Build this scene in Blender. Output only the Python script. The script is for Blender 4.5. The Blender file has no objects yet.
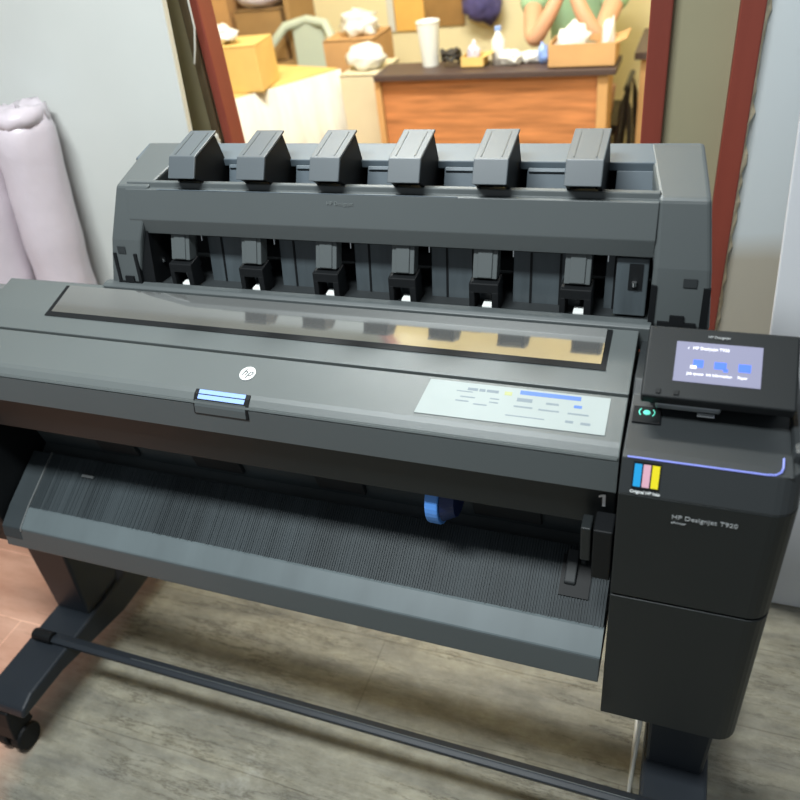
import bpy, bmesh, math, random
from mathutils import Vector, Matrix
random.seed(7)
scn = bpy.context.scene
COL = scn.collection
V = Vector

# ------------------------------------------------------------------ materials
def new_mat(name, color, rough=0.5, metal=0.0, spec=0.5, bump=0.0, bscale=200.0, var=0.0, vscale=6.0,
            coat=0.0, emit=None, estr=0.0, stretch=(1, 1, 1), sss=0.0):
    m = bpy.data.materials.new(name); m.use_nodes = True
    nt = m.node_tree; b = nt.nodes['Principled BSDF']
    b.inputs['Base Color'].default_value = (*color, 1)
    b.inputs['Roughness'].default_value = rough
    b.inputs['Metallic'].default_value = metal
    b.inputs['Specular IOR Level'].default_value = spec
    b.inputs['Coat Weight'].default_value = coat
    if emit:
        b.inputs['Emission Color'].default_value = (*emit, 1); b.inputs['Emission Strength'].default_value = estr
    tc = nt.nodes.new('ShaderNodeTexCoord'); mp = nt.nodes.new('ShaderNodeMapping')
    mp.inputs['Scale'].default_value = stretch
    nt.links.new(tc.outputs['Object'], mp.inputs['Vector'])
    if var > 0:
        n = nt.nodes.new('ShaderNodeTexNoise'); n.inputs['Scale'].default_value = vscale; n.inputs['Detail'].default_value = 6
        nt.links.new(mp.outputs[0], n.inputs['Vector'])
        r = nt.nodes.new('ShaderNodeValToRGB')
        r.color_ramp.elements[0].position = 0.3; r.color_ramp.elements[1].position = 0.7
        r.color_ramp.elements[0].color = (*[c * (1 - var) for c in color], 1)
        r.color_ramp.elements[1].color = (*[min(1, c * (1 + var)) for c in color], 1)
        nt.links.new(n.outputs['Fac'], r.inputs['Fac']); nt.links.new(r.outputs['Color'], b.inputs['Base Color'])
    if bump > 0:
        n = nt.nodes.new('ShaderNodeTexNoise'); n.inputs['Scale'].default_value = bscale; n.inputs['Detail'].default_value = 3
        nt.links.new(mp.outputs[0], n.inputs['Vector'])
        bp = nt.nodes.new('ShaderNodeBump'); bp.inputs['Strength'].default_value = bump; bp.inputs['Distance'].default_value = 0.002
        nt.links.new(n.outputs['Fac'], bp.inputs['Height']); nt.links.new(bp.outputs[0], b.inputs['Normal'])
    return m

M = {}
M['shell'] = new_mat('shell_grey_plastic', (0.104, 0.118, 0.118), 0.36, bump=0.15, bscale=900, var=0.06, vscale=3)
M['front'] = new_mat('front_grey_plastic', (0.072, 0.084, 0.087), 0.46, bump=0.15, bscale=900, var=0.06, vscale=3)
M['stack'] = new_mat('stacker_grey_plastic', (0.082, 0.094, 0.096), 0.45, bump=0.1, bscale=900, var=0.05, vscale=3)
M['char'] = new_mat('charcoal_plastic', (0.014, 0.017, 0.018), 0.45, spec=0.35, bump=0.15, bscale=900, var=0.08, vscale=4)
M['char2'] = new_mat('charcoal_upper_plastic', (0.027, 0.031, 0.033), 0.42, bump=0.15, bscale=900)
M['dark'] = new_mat('dark_recess_plastic', (0.020, 0.024, 0.026), 0.6, var=0.2, vscale=10)
M['black'] = new_mat('black_plastic', (0.005, 0.006, 0.007), 0.55, spec=0.25)
M['wallrec'] = new_mat('output_wall_plastic', (0.060, 0.073, 0.077), 0.55, var=0.35, vscale=5)
M['leg'] = new_mat('leg_painted_steel', (0.018, 0.023, 0.030), 0.45, spec=0.35, var=0.1, vscale=8, bump=0.1, bscale=700)
M['tray'] = new_mat('tray_ribbed_plastic', (0.036, 0.046, 0.051), 0.55, spec=0.3, var=0.22, vscale=2.2, stretch=(6, 1, 1))
M['lip'] = new_mat('tray_lip_plastic', (0.115, 0.142, 0.150), 0.42, var=0.10, vscale=6, stretch=(3, 1, 1))
M['glass'] = new_mat('smoked_window', (0.55, 0.56, 0.55), 0.06, metal=0.85, bump=0.02, bscale=6)
M['panel'] = new_mat('blue_grey_guide', (0.058, 0.072, 0.080), 0.30, var=0.2, vscale=8, stretch=(6, 1, 1))
M['deck'] = new_mat('stacker_deck_plastic', (0.09, 0.115, 0.135), 0.42, bump=0.05, bscale=900)
M['tab'] = new_mat('tab_plastic', (0.080, 0.095, 0.105), 0.40, bump=0.05, bscale=900)
M['white'] = new_mat('white_print', (0.80, 0.82, 0.82), 0.5)
M['whitepl'] = new_mat('white_nylon', (0.75, 0.77, 0.75), 0.4)
M['greyprint'] = new_mat('grey_print', (0.40, 0.42, 0.43), 0.5)
M['dimprint'] = new_mat('dim_print', (0.17, 0.19, 0.19), 0.5)
M['sticker'] = new_mat('sticker_paper', (0.34, 0.38, 0.375), 0.6, spec=0.15, var=0.05, vscale=12)
M['sblue'] = new_mat('sticker_blue', (0.06, 0.15, 0.45), 0.5)
M['sgrey'] = new_mat('sticker_grey', (0.17, 0.21, 0.24), 0.6)
M['syell'] = new_mat('sticker_yellow', (0.36, 0.38, 0.18), 0.6)
M['blueled'] = new_mat('light_strip', (0.10, 0.13, 0.4), 0.4, emit=(0.26, 0.30, 0.75), estr=0.7)
M['blue'] = new_mat('blue_lever_plastic', (0.10, 0.32, 0.85), 0.35)
M['bluelabel'] = new_mat('pale_blue_pad', (0.27, 0.42, 0.85), 0.3)
M['screen'] = new_mat('lit_screen', (0.1, 0.1, 0.12), 0.15, emit=(0.27, 0.28, 0.44), estr=0.95)
M['icon'] = new_mat('lit_icon_blue', (0.05, 0.1, 0.5), 0.3, emit=(0.06, 0.16, 0.95), estr=1.0)
M['icontext'] = new_mat('lit_text_white', (0.5, 0.5, 0.5), 0.3, emit=(0.85, 0.86, 1.0), estr=1.0)
M['green'] = new_mat('lit_green', (0.1, 0.5, 0.4), 0.3, emit=(0.12, 0.62, 0.46), estr=0.8)
M['cyan'] = new_mat('ink_cyan', (0.02, 0.36, 0.75), 0.4)
M['pink'] = new_mat('ink_pink', (0.75, 0.42, 0.52), 0.4)
M['yellow'] = new_mat('ink_yellow', (0.88, 0.74, 0.02), 0.4)
M['steel'] = new_mat('bright_steel', (0.75, 0.77, 0.78), 0.25, metal=1.0)
M['steeld'] = new_mat('dull_steel', (0.38, 0.40, 0.40), 0.35, metal=0.8)
M['redwood'] = new_mat('red_painted_wood', (0.25, 0.052, 0.034), 0.5, var=0.15, vscale=14, stretch=(1, 1, .15), bump=0.2, bscale=60)
M['olive'] = new_mat('olive_wall_paint', (0.36, 0.33, 0.21), 0.8, var=0.06, vscale=3, bump=0.1, bscale=40)
M['cream'] = new_mat('cream_wall_paint', (0.84, 0.76, 0.48), 0.8, var=0.04, vscale=2)
M['board'] = new_mat('white_board', (0.69, 0.71, 0.675), 0.6, var=0.05, vscale=2.5)
M['boardr'] = new_mat('white_laminate', (0.72, 0.74, 0.78), 0.45, var=0.03, vscale=3)
M['plank'] = new_mat('dark_brown_wood', (0.10, 0.07, 0.035), 0.7, var=0.2)
M['chip'] = new_mat('chipped_plaster', (0.72, 0.60, 0.42), 0.9, var=0.35, vscale=45, bump=0.6, bscale=80)
M['wrap'] = new_mat('bubble_wrap', (0.74, 0.66, 0.71), 0.30, var=0.10, vscale=5, bump=1.0, bscale=28, coat=0.3)
M['pale_line'] = new_mat('white_line', (0.70, 0.70, 0.66), 0.5)
M['wooddesk'] = new_mat('desk_veneer', (0.50, 0.20, 0.075), 0.4, var=0.35, vscale=7, stretch=(.6, 1, 7))
M['desktop'] = new_mat('desk_top', (0.07, 0.045, 0.04), 0.5)
M['deskside'] = new_mat('desk_side_veneer', (0.60, 0.34, 0.14), 0.45, var=0.1)
M['carton'] = new_mat('corrugated_carton', (0.58, 0.34, 0.15), 0.85, var=0.08, vscale=8)
M['cartony'] = new_mat('yellow_carton', (0.75, 0.50, 0.17), 0.85, var=0.08, vscale=8)
M['cartond'] = new_mat('brown_carton', (0.40, 0.25, 0.11), 0.9, var=0.12, vscale=5)
M['cloth'] = new_mat('white_cloth', (0.66, 0.63, 0.57), 0.85, var=0.06, vscale=12, stretch=(4, 4, 1))
M['beige'] = new_mat('beige_carton', (0.68, 0.60, 0.42), 0.8, var=0.06)
M['chair'] = new_mat('pale_green_plastic', (0.55, 0.64, 0.56), 0.4)
M['plasticbag'] = new_mat('crumpled_white_plastic', (0.80, 0.80, 0.77), 0.45, bump=0.8, bscale=30)
M['lav'] = new_mat('lavender_fabric', (0.62, 0.60, 0.74), 0.8)
M['skin'] = new_mat('skin', (0.62, 0.33, 0.20), 0.5)
M['shirt'] = new_mat('green_shirt', (0.33, 0.52, 0.32), 0.85, var=0.08)
M['hair'] = new_mat('black_hair', (0.02, 0.015, 0.012), 0.6)
M['postor'] = new_mat('orange_paper', (0.85, 0.50, 0.13), 0.6, var=0.1)
M['postbr'] = new_mat('brown_paper', (0.34, 0.19, 0.06), 0.6, var=0.25)
M['navy'] = new_mat('navy_fabric', (0.10, 0.09, 0.26), 0.7, var=0.3, vscale=20)
M['blackmetal'] = new_mat('black_metal', (0.03, 0.025, 0.02), 0.4)

def floor_material():
    m = bpy.data.materials.new('weathered_boards'); m.use_nodes = True
    nt = m.node_tree; N = nt.nodes.new; L = nt.links.new; b = nt.nodes['Principled BSDF']
    tc = N('ShaderNodeTexCoord')
    mp = N('ShaderNodeMapping'); mp.inputs['Scale'].default_value = (1, 1, 1); L(tc.outputs['Object'], mp.inputs['Vector'])
    br = N('ShaderNodeTexBrick'); br.offset = 0.37; br.inputs['Scale'].default_value = 1.0
    br.inputs['Brick Width'].default_value = 1.5; br.inputs['Row Height'].default_value = 0.19
    br.inputs['Mortar Size'].default_value = 0.0016; br.inputs['Mortar Smooth'].default_value = 0.6
    br.inputs['Color1'].default_value = (0.285, 0.278, 0.228, 1); br.inputs['Color2'].default_value = (0.315, 0.308, 0.258, 1)
    br.inputs['Mortar'].default_value = (0.22, 0.21, 0.17, 1); br.inputs['Bias'].default_value = 0.1
    # slightly wobbly joints
    wn = N('ShaderNodeTexNoise'); wn.inputs['Scale'].default_value = 3; L(mp.outputs[0], wn.inputs['Vector'])
    wm = N('ShaderNodeVectorMath'); wm.operation = 'MULTIPLY_ADD'; wm.inputs[1].default_value = (0.0, 0.02, 0)
    L(wn.outputs['Color'], wm.inputs[0]); L(mp.outputs[0], wm.inputs[2]); L(wm.outputs[0], br.inputs['Vector'])
    def noise(scale, st, det=7, rough=.6):
        q = N('ShaderNodeMapping'); q.inputs['Scale'].default_value = st; L(tc.outputs['Object'], q.inputs['Vector'])
        n = N('ShaderNodeTexNoise'); n.inputs['Scale'].default_value = scale; n.inputs['Detail'].default_value = det
        n.inputs['Roughness'].default_value = rough; L(q.outputs[0], n.inputs['Vector']); return n
    def ramp(a, b_, ca, cb):
        r = N('ShaderNodeValToRGB'); r.color_ramp.elements[0].position = a; r.color_ramp.elements[1].position = b_
        r.color_ramp.elements[0].color = (*ca, 1); r.color_ramp.elements[1].color = (*cb, 1); return r
    def mix(kind, fac, a, b_):
        x = N('ShaderNodeMix'); x.data_type = 'RGBA'; x.blend_type = kind
        if isinstance(fac, float): x.inputs[0].default_value = fac
        else: L(fac, x.inputs[0])
        L(a, x.inputs[6])
        if isinstance(b_, tuple): x.inputs[7].default_value = (*b_, 1)
        else: L(b_, x.inputs[7])
        return x.outputs[2]
    n1 = noise(9, (0.35, 2.2, 1)); r1 = ramp(.32, .68, (.66, .66, .68), (1.25, 1.22, 1.16)); L(n1.outputs['Fac'], r1.inputs['Fac'])
    c = mix('MULTIPLY', 1.0, br.outputs['Color'], r1.outputs['Color'])
    n2 = noise(38, (0.3, 2.4, 1), 9, .7); r2 = ramp(.26, .40, (.30, .27, .22), (1, 1, 1)); L(n2.outputs['Fac'], r2.inputs['Fac'])
    c = mix('MULTIPLY', 0.9, c, r2.outputs['Color'])
    n4 = noise(6, (1, 1, 1), 8, .7); r4 = ramp(.60, .74, (0, 0, 0), (1, 1, 1)); L(n4.outputs['Fac'], r4.inputs['Fac'])
    c = mix('MIX', r4.outputs['Color'], c, (0.46, 0.455, 0.41))
    n6 = noise(3.2, (.45, 3.2, 1), 10, .75); r6 = ramp(.488, .502, (1, 1, 1), (.0, .0, .0)); L(n6.outputs['Fac'], r6.inputs['Fac'])
    r7 = ramp(.504, .518, (0, 0, 0), (1, 1, 1)); L(n6.outputs['Fac'], r7.inputs['Fac'])
    cr = mix('ADD', 1.0, r6.outputs['Color'], r7.outputs['Color'])
    n8 = noise(2.0, (1, 1, 1), 3); r8 = ramp(.38, .52, (0, 0, 0), (1, 1, 1)); L(n8.outputs['Fac'], r8.inputs['Fac'])
    dk = mix('MULTIPLY', 1.0, c, (.40, .37, .32))
    sel = N('ShaderNodeMath'); sel.operation = 'SUBTRACT'; sel.inputs[0].default_value = 1.0; L(cr, sel.inputs[1])
    sel2 = N('ShaderNodeMath'); sel2.operation = 'MULTIPLY'; L(sel.outputs[0], sel2.inputs[0]); L(r8.outputs['Color'], sel2.inputs[1])
    c = mix('MIX', sel2.outputs[0], c, dk)
    n9 = noise(17, (.8, 1.3, 1), 9, .75); r9 = ramp(.35, .65, (.74, .73, .70), (1.18, 1.18, 1.18)); L(n9.outputs['Fac'], r9.inputs['Fac'])
    c = mix('MULTIPLY', 1.0, c, r9.outputs['Color'])
    # terracotta boards on the left of the stand and far right
    sp = N('ShaderNodeSeparateXYZ'); L(tc.outputs['Object'], sp.inputs[0])
    n3 = noise(2.5, (1, 1, 1), 4)
    ad = N('ShaderNodeMath'); ad.operation = 'MULTIPLY_ADD'; ad.inputs[1].default_value = 0.22; L(n3.outputs['Fac'], ad.inputs[0]); L(sp.outputs['X'], ad.inputs[2])
    mr = N('ShaderNodeMapRange'); mr.inputs['From Min'].default_value = -1.08; mr.inputs['From Max'].default_value = -1.22
    L(ad.outputs[0], mr.inputs['Value'])
    n5 = noise(7, (.5, 2, 1)); r5 = ramp(.3, .7, (0.58, 0.27, 0.17), (0.85, 0.50, 0.36)); L(n5.outputs['Fac'], r5.inputs['Fac'])
    red = mix('MULTIPLY', 0.55, r5.outputs['Color'], r2.outputs['Color'])
    redl = mix('LIGHTEN', 0.0, red, red)
    jo = ramp(.0, 1., (1, 1, 1), (1.5, 1.6, 1.6)); L(br.outputs['Fac'], jo.inputs['Fac'])
    redl = mix('MULTIPLY', 1.0, redl, jo.outputs['Color'])
    c = mix('MIX', mr.outputs[0], c, redl)
    L(c, b.inputs['Base Color'])
    b.inputs['Roughness'].default_value = 0.55
    bp = N('ShaderNodeBump'); bp.inputs['Strength'].default_value = 0.35; bp.inputs['Distance'].default_value = 0.004
    hm = N('ShaderNodeMath'); hm.operation = 'SUBTRACT'; L(n2.outputs['Fac'], hm.inputs[0]); L(br.outputs['Fac'], hm.inputs[1])
    L(hm.outputs[0], bp.inputs['Height']); L(bp.outputs[0], b.inputs['Normal'])
    return m
M['floor'] = floor_material()

def beige_below_material():
    m = bpy.data.materials.new('wall_beige_below_white'); m.use_nodes = True
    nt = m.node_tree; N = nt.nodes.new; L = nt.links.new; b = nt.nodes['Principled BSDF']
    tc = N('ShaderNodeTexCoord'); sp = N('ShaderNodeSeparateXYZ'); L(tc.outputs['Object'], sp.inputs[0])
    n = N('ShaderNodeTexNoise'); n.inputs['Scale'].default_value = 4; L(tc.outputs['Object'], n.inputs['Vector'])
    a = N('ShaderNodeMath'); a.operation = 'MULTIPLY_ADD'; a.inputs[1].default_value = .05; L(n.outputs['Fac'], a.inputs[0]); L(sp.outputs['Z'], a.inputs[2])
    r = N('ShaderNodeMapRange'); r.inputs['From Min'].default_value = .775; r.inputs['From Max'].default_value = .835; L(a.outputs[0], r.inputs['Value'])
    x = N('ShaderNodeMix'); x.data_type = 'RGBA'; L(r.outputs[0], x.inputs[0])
    x.inputs[6].default_value = (.50, .46, .38, 1); x.inputs[7].default_value = (.68, .73, .75, 1)  # beige lower down, bluish white above, blended by height
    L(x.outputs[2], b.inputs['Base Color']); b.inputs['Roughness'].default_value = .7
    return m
M['beige_below'] = beige_below_material()

# ------------------------------------------------------------------ geometry helpers
def bm_new(): return bmesh.new()

def quadface(bm, vs):
    try: bm.faces.new(vs)
    except ValueError: pass

def box(bm, x0, x1, y0, y1, z0, z1):
    g = bmesh.ops.create_cube(bm, size=1.0)['verts']
    for v in g:
        v.co = V((x0 + (v.co.x + .5) * (x1 - x0), y0 + (v.co.y + .5) * (y1 - y0), z0 + (v.co.z + .5) * (z1 - z0)))
    return g

def prism(bm, x0, x1, prof):
    """profile of (y, z) points, extruded along X"""
    a = [bm.verts.new((x0, y, z)) for y, z in prof]; b = [bm.verts.new((x1, y, z)) for y, z in prof]
    n = len(prof)
    bm.faces.new(a); bm.faces.new(list(reversed(b)))
    for i in range(n):
        bm.faces.new((a[i], b[i], b[(i + 1) % n], a[(i + 1) % n]))
    return a, b

def loft(bm, rings, cap=True):
    R = [[bm.verts.new(p) for p in r] for r in rings]
    n = len(R[0])
    for k in range(len(R) - 1):
        for i in range(n):
            bm.faces.new((R[k][i], R[k][(i + 1) % n], R[k + 1][(i + 1) % n], R[k + 1][i]))
    if cap:
        bm.faces.new(list(reversed(R[0]))); bm.faces.new(R[-1])
    return R

def plate(bm, o, ux, uy, w, h, t, x0=0.0, y0=0.0):
    """thin slab on the plane o + a*ux + b*uy, thickness t along the normal"""
    n = ux.cross(uy).normalized()
    p = [o + ux * a + uy * b for a, b in ((x0, y0), (x0 + w, y0), (x0 + w, y0 + h), (x0, y0 + h))]
    lo = [bm.verts.new(q) for q in p]; hi = [bm.verts.new(q + n * t) for q in p]
    bm.faces.new(hi); bm.faces.new(list(reversed(lo)))
    for i in range(4): bm.faces.new((lo[i], lo[(i + 1) % 4], hi[(i + 1) % 4], hi[i]))

def tube(bm, pts, r, seg=10, squash=1.0):
    pts = [V(p) for p in pts]; rings = []
    for i, p in enumerate(pts):
        d = (pts[min(i + 1, len(pts) - 1)] - pts[max(i - 1, 0)]).normalized()
        up = V((0, 0, 1)) if abs(d.z) < .9 else V((0, 1, 0))
        a = d.cross(up).normalized(); b = a.cross(d).normalized()
        rr = r[i] if isinstance(r, (list, tuple)) else r
        rings.append([p + a * math.cos(t) * rr + b * math.sin(t) * rr * squash for t in [2 * math.pi * k / seg for k in range(seg)]])
    loft(bm, rings)

def lathe(bm, c, prof, seg=24):
    rings = [[V((c[0] + r * math.cos(t), c[1] + r * math.sin(t), c[2] + z)) for t in [2 * math.pi * k / seg for k in range(seg)]] for r, z in prof]
    loft(bm, rings)

def blob(bm, c, r, sub=3, noise=0.0, seed=0):
    g = bmesh.ops.create_icosphere(bm, subdivisions=sub, radius=1.0)['verts']
    rnd = random.Random(seed)
    off = V((rnd.random() * 9, rnd.random() * 9, rnd.random() * 9))
    from mathutils import noise as mn
    for v in g:
        k = 1 + noise * mn.noise(v.co * 2.2 + off) + noise * .5 * mn.noise(v.co * 5 + off)
        v.co = V((c[0] + v.co.x * r[0] * k, c[1] + v.co.y * r[1] * k, c[2] + v.co.z * r[2] * k))

def link(name, bm, m, parent=None, bevel=0.0, seg=2, smooth=False, wloc=None):
    bmesh.ops.recalc_face_normals(bm, faces=bm.faces)
    loc = V((0, 0, 0))
    if parent is not None: loc = V(parent['_w']) if '_w' in parent else V((0, 0, 0))
    elif wloc is not None: loc = V(wloc)
    for v in bm.verts: v.co -= loc
    me = bpy.data.meshes.new(name); bm.to_mesh(me); bm.free()
    me.materials.append(M[m] if isinstance(m, str) else m)
    if smooth:
        for p in me.polygons: p.use_smooth = True
    o = bpy.data.objects.new(name, me); COL.objects.link(o)
    if parent is not None:
        o.parent = parent; o['_w'] = list(loc)
    else:
        o.location = loc; o['_w'] = list(loc)
    if bevel > 0:
        md = o.modifiers.new('bevel', 'BEVEL'); md.width = bevel; md.segments = seg; md.limit_method = 'ANGLE'
        md.angle_limit = math.radians(25); md.harden_normals = False
    return o

def tag(o, label=None, cat=None, group=None, kind=None):
    if label: o['label'] = label
    if cat: o['category'] = cat
    if group: o['group'] = group
    if kind: o['kind'] = kind
    return o

def empty(name, loc, label, cat, group=None):
    o = bpy.data.objects.new(name, None); COL.objects.link(o); o.location = loc; o['_w'] = list(loc)
    o.empty_display_size = .05
    return tag(o, label, cat, group)

def text_mesh(body, size, o, ux, uy, align='LEFT', shear=0.0, depth=0.0003, bold=0.0):
    """letters as a mesh (bmesh in world coordinates) on a plane"""
    cu = bpy.data.curves.new('t', 'FONT'); cu.body = body; cu.size = size; cu.align_x = align; cu.shear = shear
    cu.extrude = depth; cu.offset = bold; cu.resolution_u = 3
    ob = bpy.data.objects.new('t', cu); COL.objects.link(ob)
    dg = bpy.context.evaluated_depsgraph_get(); me = bpy.data.meshes.new_from_object(ob.evaluated_get(dg))
    bm = bmesh.new(); bm.from_mesh(me)
    n = ux.cross(uy).normalized()
    for v in bm.verts: v.co = o + ux * v.co.x + uy * v.co.y + n * (v.co.z + depth * .5)
    bpy.data.objects.remove(ob); bpy.data.curves.remove(cu); bpy.data.meshes.remove(me)
    return bm

X = V((1, 0, 0))
def slope(a, b):   # unit vector in the YZ plane from a to b
    return V((0, b[0] - a[0], b[1] - a[1])).normalized()

# ================================================================== THE SETTING
def struct(name, bm, m, **k):
    o = link(name, bm, m, **k); o['kind'] = 'structure'; return o
b = bm_new(); box(b, -4.2, 2.2, -2.2, 4.1, -.06, 0); struct('floor', b, 'floor')
WY = 1.52
b = bm_new()
box(b, -4.2, -1.036, WY, WY + .04, 0, 3.2)
box(b, -.068, .045, WY, WY + .12, 0, 3.2)
box(b, -1.03, -.068, WY, WY + .12, 2.95, 3.2)
struct('wall_back', b, 'olive')
b = bm_new(); box(b, .083, 2.2, WY - .03, WY + .12, 0, 3.2); struct('wall_right', b, 'beige_below')
b = bm_new(); box(b, -4.2, 2.2, 4.0, 4.1, 0, 3.2); struct('wall_far', b, 'cream')
b = bm_new(); box(b, -3.3, -3.2, WY + .12, 4.0, 0, 3.2); struct('wall_left', b, 'cream')
b = bm_new(); box(b, .9, 1.0, WY + .12, 4.0, 0, 3.2); struct('wall_side', b, 'cream')
b = bm_new(); box(b, -4.2, 2.2, WY + .12, 4.1, 3.2, 3.26); struct('ceiling', b, 'cream')
# door jambs
b = bm_new(); box(b, -1.042, -1.020, WY - .012, WY + .044, 0, 2.98); struct('trim_1', b, 'redwood', bevel=.003)
b = bm_new(); box(b, -.104, -.066, WY - .02, WY + .12, 0, 2.98); struct('trim_2', b, 'redwood', bevel=.003)
b = bm_new(); box(b, .040, .080, WY - .05, WY + .12, 0, 2.4); struct('trim_3', b, 'redwood', bevel=.003)
# chipped plaster edge beside the red post
b = bm_new()
rnd = random.Random(3); L_ = []; R_ = []
for i in range(90):
    z = i * .0185 + .3
    L_.append((.079, z)); R_.append((.0825 + rnd.random() ** 2 * .008, z))
fr = [b.verts.new((x, WY - .046 - rnd.random() * .004, z)) for x, z in L_]; fr2 = [b.verts.new((x, WY - .034, z)) for x, z in R_]
bk = [b.verts.new((x, WY + .0, z)) for x, z in L_]; bk2 = [b.verts.new((x, WY + .0, z)) for x, z in R_]
for i in range(89):
    b.faces.new((fr[i], fr2[i], fr2[i + 1], fr[i + 1])); b.faces.new((fr2[i], bk2[i], bk2[i + 1], fr2[i + 1]))
    b.faces.new((bk[i], bk[i + 1], bk2[i + 1], bk2[i])); b.faces.new((fr[i], fr[i + 1], bk[i + 1], bk[i]))
struct('trim_4', b, 'chip')

# ================================================================== THE PRINTER
P = empty('plotter_printer', (-.5, .9, 0),
          'wide dark grey large format printer on a two-legged stand, filling the foreground', 'printer')
XL, XR = -1.36, -.0445
# --- chassis core
b = bm_new()
prism(b, XL, XR, [(.80, .86), (.925, .885), (1.05, .80), (1.07, .56), (1.03, .48), (.80, .48), (.80, .585), (.825, .60), (.80, .74), (.735, .76), (.735, .83)])
chassis = link('chassis', b, 'wallrec', P)
# some shallow raised blocks on the output wall
for x0, x1 in ((-1.02, -.93), (-.80, -.70), (-.55, -.46), (-.27, -.16)):
    b = bm_new(); prism(b, x0, x1, [(.792, .725), (.815, .615), (.825, .62), (.805, .73)]); link('output_guide', b, 'dark', P, bevel=.002)
# --- front cover
C_ = (.785, .910); Ds = (.715, .891); D_ = (.700, .880); E_ = (.690, .833)
b = bm_new()
prism(b, XL, XR, [(.782, .9095), Ds, (.7085, .8875), D_, (.6985, .8755), E_, (.694, .829), (.72, .829), (.735, .86), (.782, .875)])
cover = link('front_cover', b, 'shell', P, bevel=.0012)
b = bm_new(); prism(b, XL + .002, XR - .002, [(.6975, .8775), (.6992, .880), (.6978, .8805), (.6962, .878)])
link('cover_edge_strip', b, 'shell', P)
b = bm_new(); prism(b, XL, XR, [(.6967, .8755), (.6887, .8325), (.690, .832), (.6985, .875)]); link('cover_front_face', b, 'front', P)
# --- fascia under the cover
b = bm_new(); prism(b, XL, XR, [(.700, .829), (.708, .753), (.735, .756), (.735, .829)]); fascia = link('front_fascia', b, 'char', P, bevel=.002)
bm1 = bm_new(); fo1 = V((-.0655, .7035, .7930)); fu1 = slope((.708, .753), (.700, .829)); fo1 = fo1 - X.cross(fu1) * -.0012
plate(bm1, fo1, X, fu1, .0040, .0230, .0006, .0045, 0)
loft(bm1, [[fo1 + X * a + fu1 * c + X.cross(fu1) * d for a, c in ((0, .0165), (.0046, .0190), (.0046, .0230), (0, .0200))] for d in (0, .0006)])
link('number_one_mark', bm1, 'white', fascia)
# --- top cover with window
b = bm_new()
prism(b, -1.152, -.0445, [(.7885, .9095), (.83, .9225), (.90, .9400), (.90, .90), (.79, .88)])
top = link('top_cover', b, 'shell', P, bevel=.0012)
b = bm_new()
prism(b, XL, -1.1545, [(.7885, .9095), (.83, .9225), (.875, .931), (.905, .922), (.932, .898), (.932, .88), (.79, .88)])
link('left_end_cover', b, 'shell', P, bevel=.0015)
b = bm_new(); prism(b, -1.1545, -.0445, [(.90, .928), (.935, .918), (.945, .90), (.945, .88), (.90, .88)]); link('rear_deck', b, 'dark', P)
# window: dark surround groove and glossy pane
def lidz(y): return .9225 + (y - .83) * (.017 / .07)
b = bm_new(); prism(b, -1.014, -.078, [(.820, .9195), (.8195, .9208), (.829, .9230), (.8895, .9395), (.8895, .93)])
# surround is a slightly proud black rim
rim = link('window_rim', b, 'black', top)
b = bm_new()
a_, c_ = prism(b, -1.005, -.085, [(.829, .9238), (.889, .9406), (.889, .9386), (.829, .9215)])
link('window_pane', b, 'glass', top)
b = bm_new(); prism(b, -.93, .035, [(.925, .9385), (1.095, .925), (1.095, .845), (.945, .875)]); link('stacker_base', b, 'dark', P)
# --- sill in front of the stacker
b = bm_new(); prism(b, -.937, -.03, [(.893, .9425), (.899, .9460), (.912, .946), (.925, .938), (.925, .90), (.893, .91)])
link('stacker_sill', b, 'stack', P, bevel=.0015)
# --- logo disc on the cover
u = slope(Ds, C_)
ol = V((-.579, .750, .9012))
b = bm_new(); n = X.cross(u).normalized()
c0 = b.verts.new(ol + n * .0006)
ring = [b.verts.new(ol + n * .0006 + X * .0125 * math.cos(t) + u * .0125 * math.sin(t)) for t in [k * math.pi / 16 for k in range(32)]]
ring2 = [b.verts.new(v.co - n * .0012) for v in ring]
for i in range(32):
    b.faces.new((c0, ring[i], ring[(i + 1) % 32])); b.faces.new((ring[i], ring2[i], ring2[(i + 1) % 32], ring[(i + 1) % 32]))
logo = link('round_logo', b, 'white', cover)
link('logo_letters', text_mesh('hp', .0185, ol + n * .0008 - X * .0005 - u * .0045, X, u, 'CENTER', shear=.35), 'front', logo)
# --- handle scoop with pale blue pad, standing on the cover edge
b = bm_new()
prism(b, -.648, -.556, [(.7135, .8915), (.706, .8885), (.6965, .878), (.6925, .862), (.698, .860), (.704, .875), (.714, .889)])
hd = link('latch_frame', b, 'black', cover)
b = bm_new(); plate(b, V((-.641, .7005, .8835)), X, slope((.7005, .8835), (.7135, .8925)), .078, .0145, .0008); link('latch_pad', b, 'bluelabel', cover)
b = bm_new(); prism(b, -.646, -.560, [(.6995, .8828), (.6945, .8745), (.6918, .863), (.6935, .862), (.699, .876)]); link('latch_lip', b, 'front', cover, bevel=.001)
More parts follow.
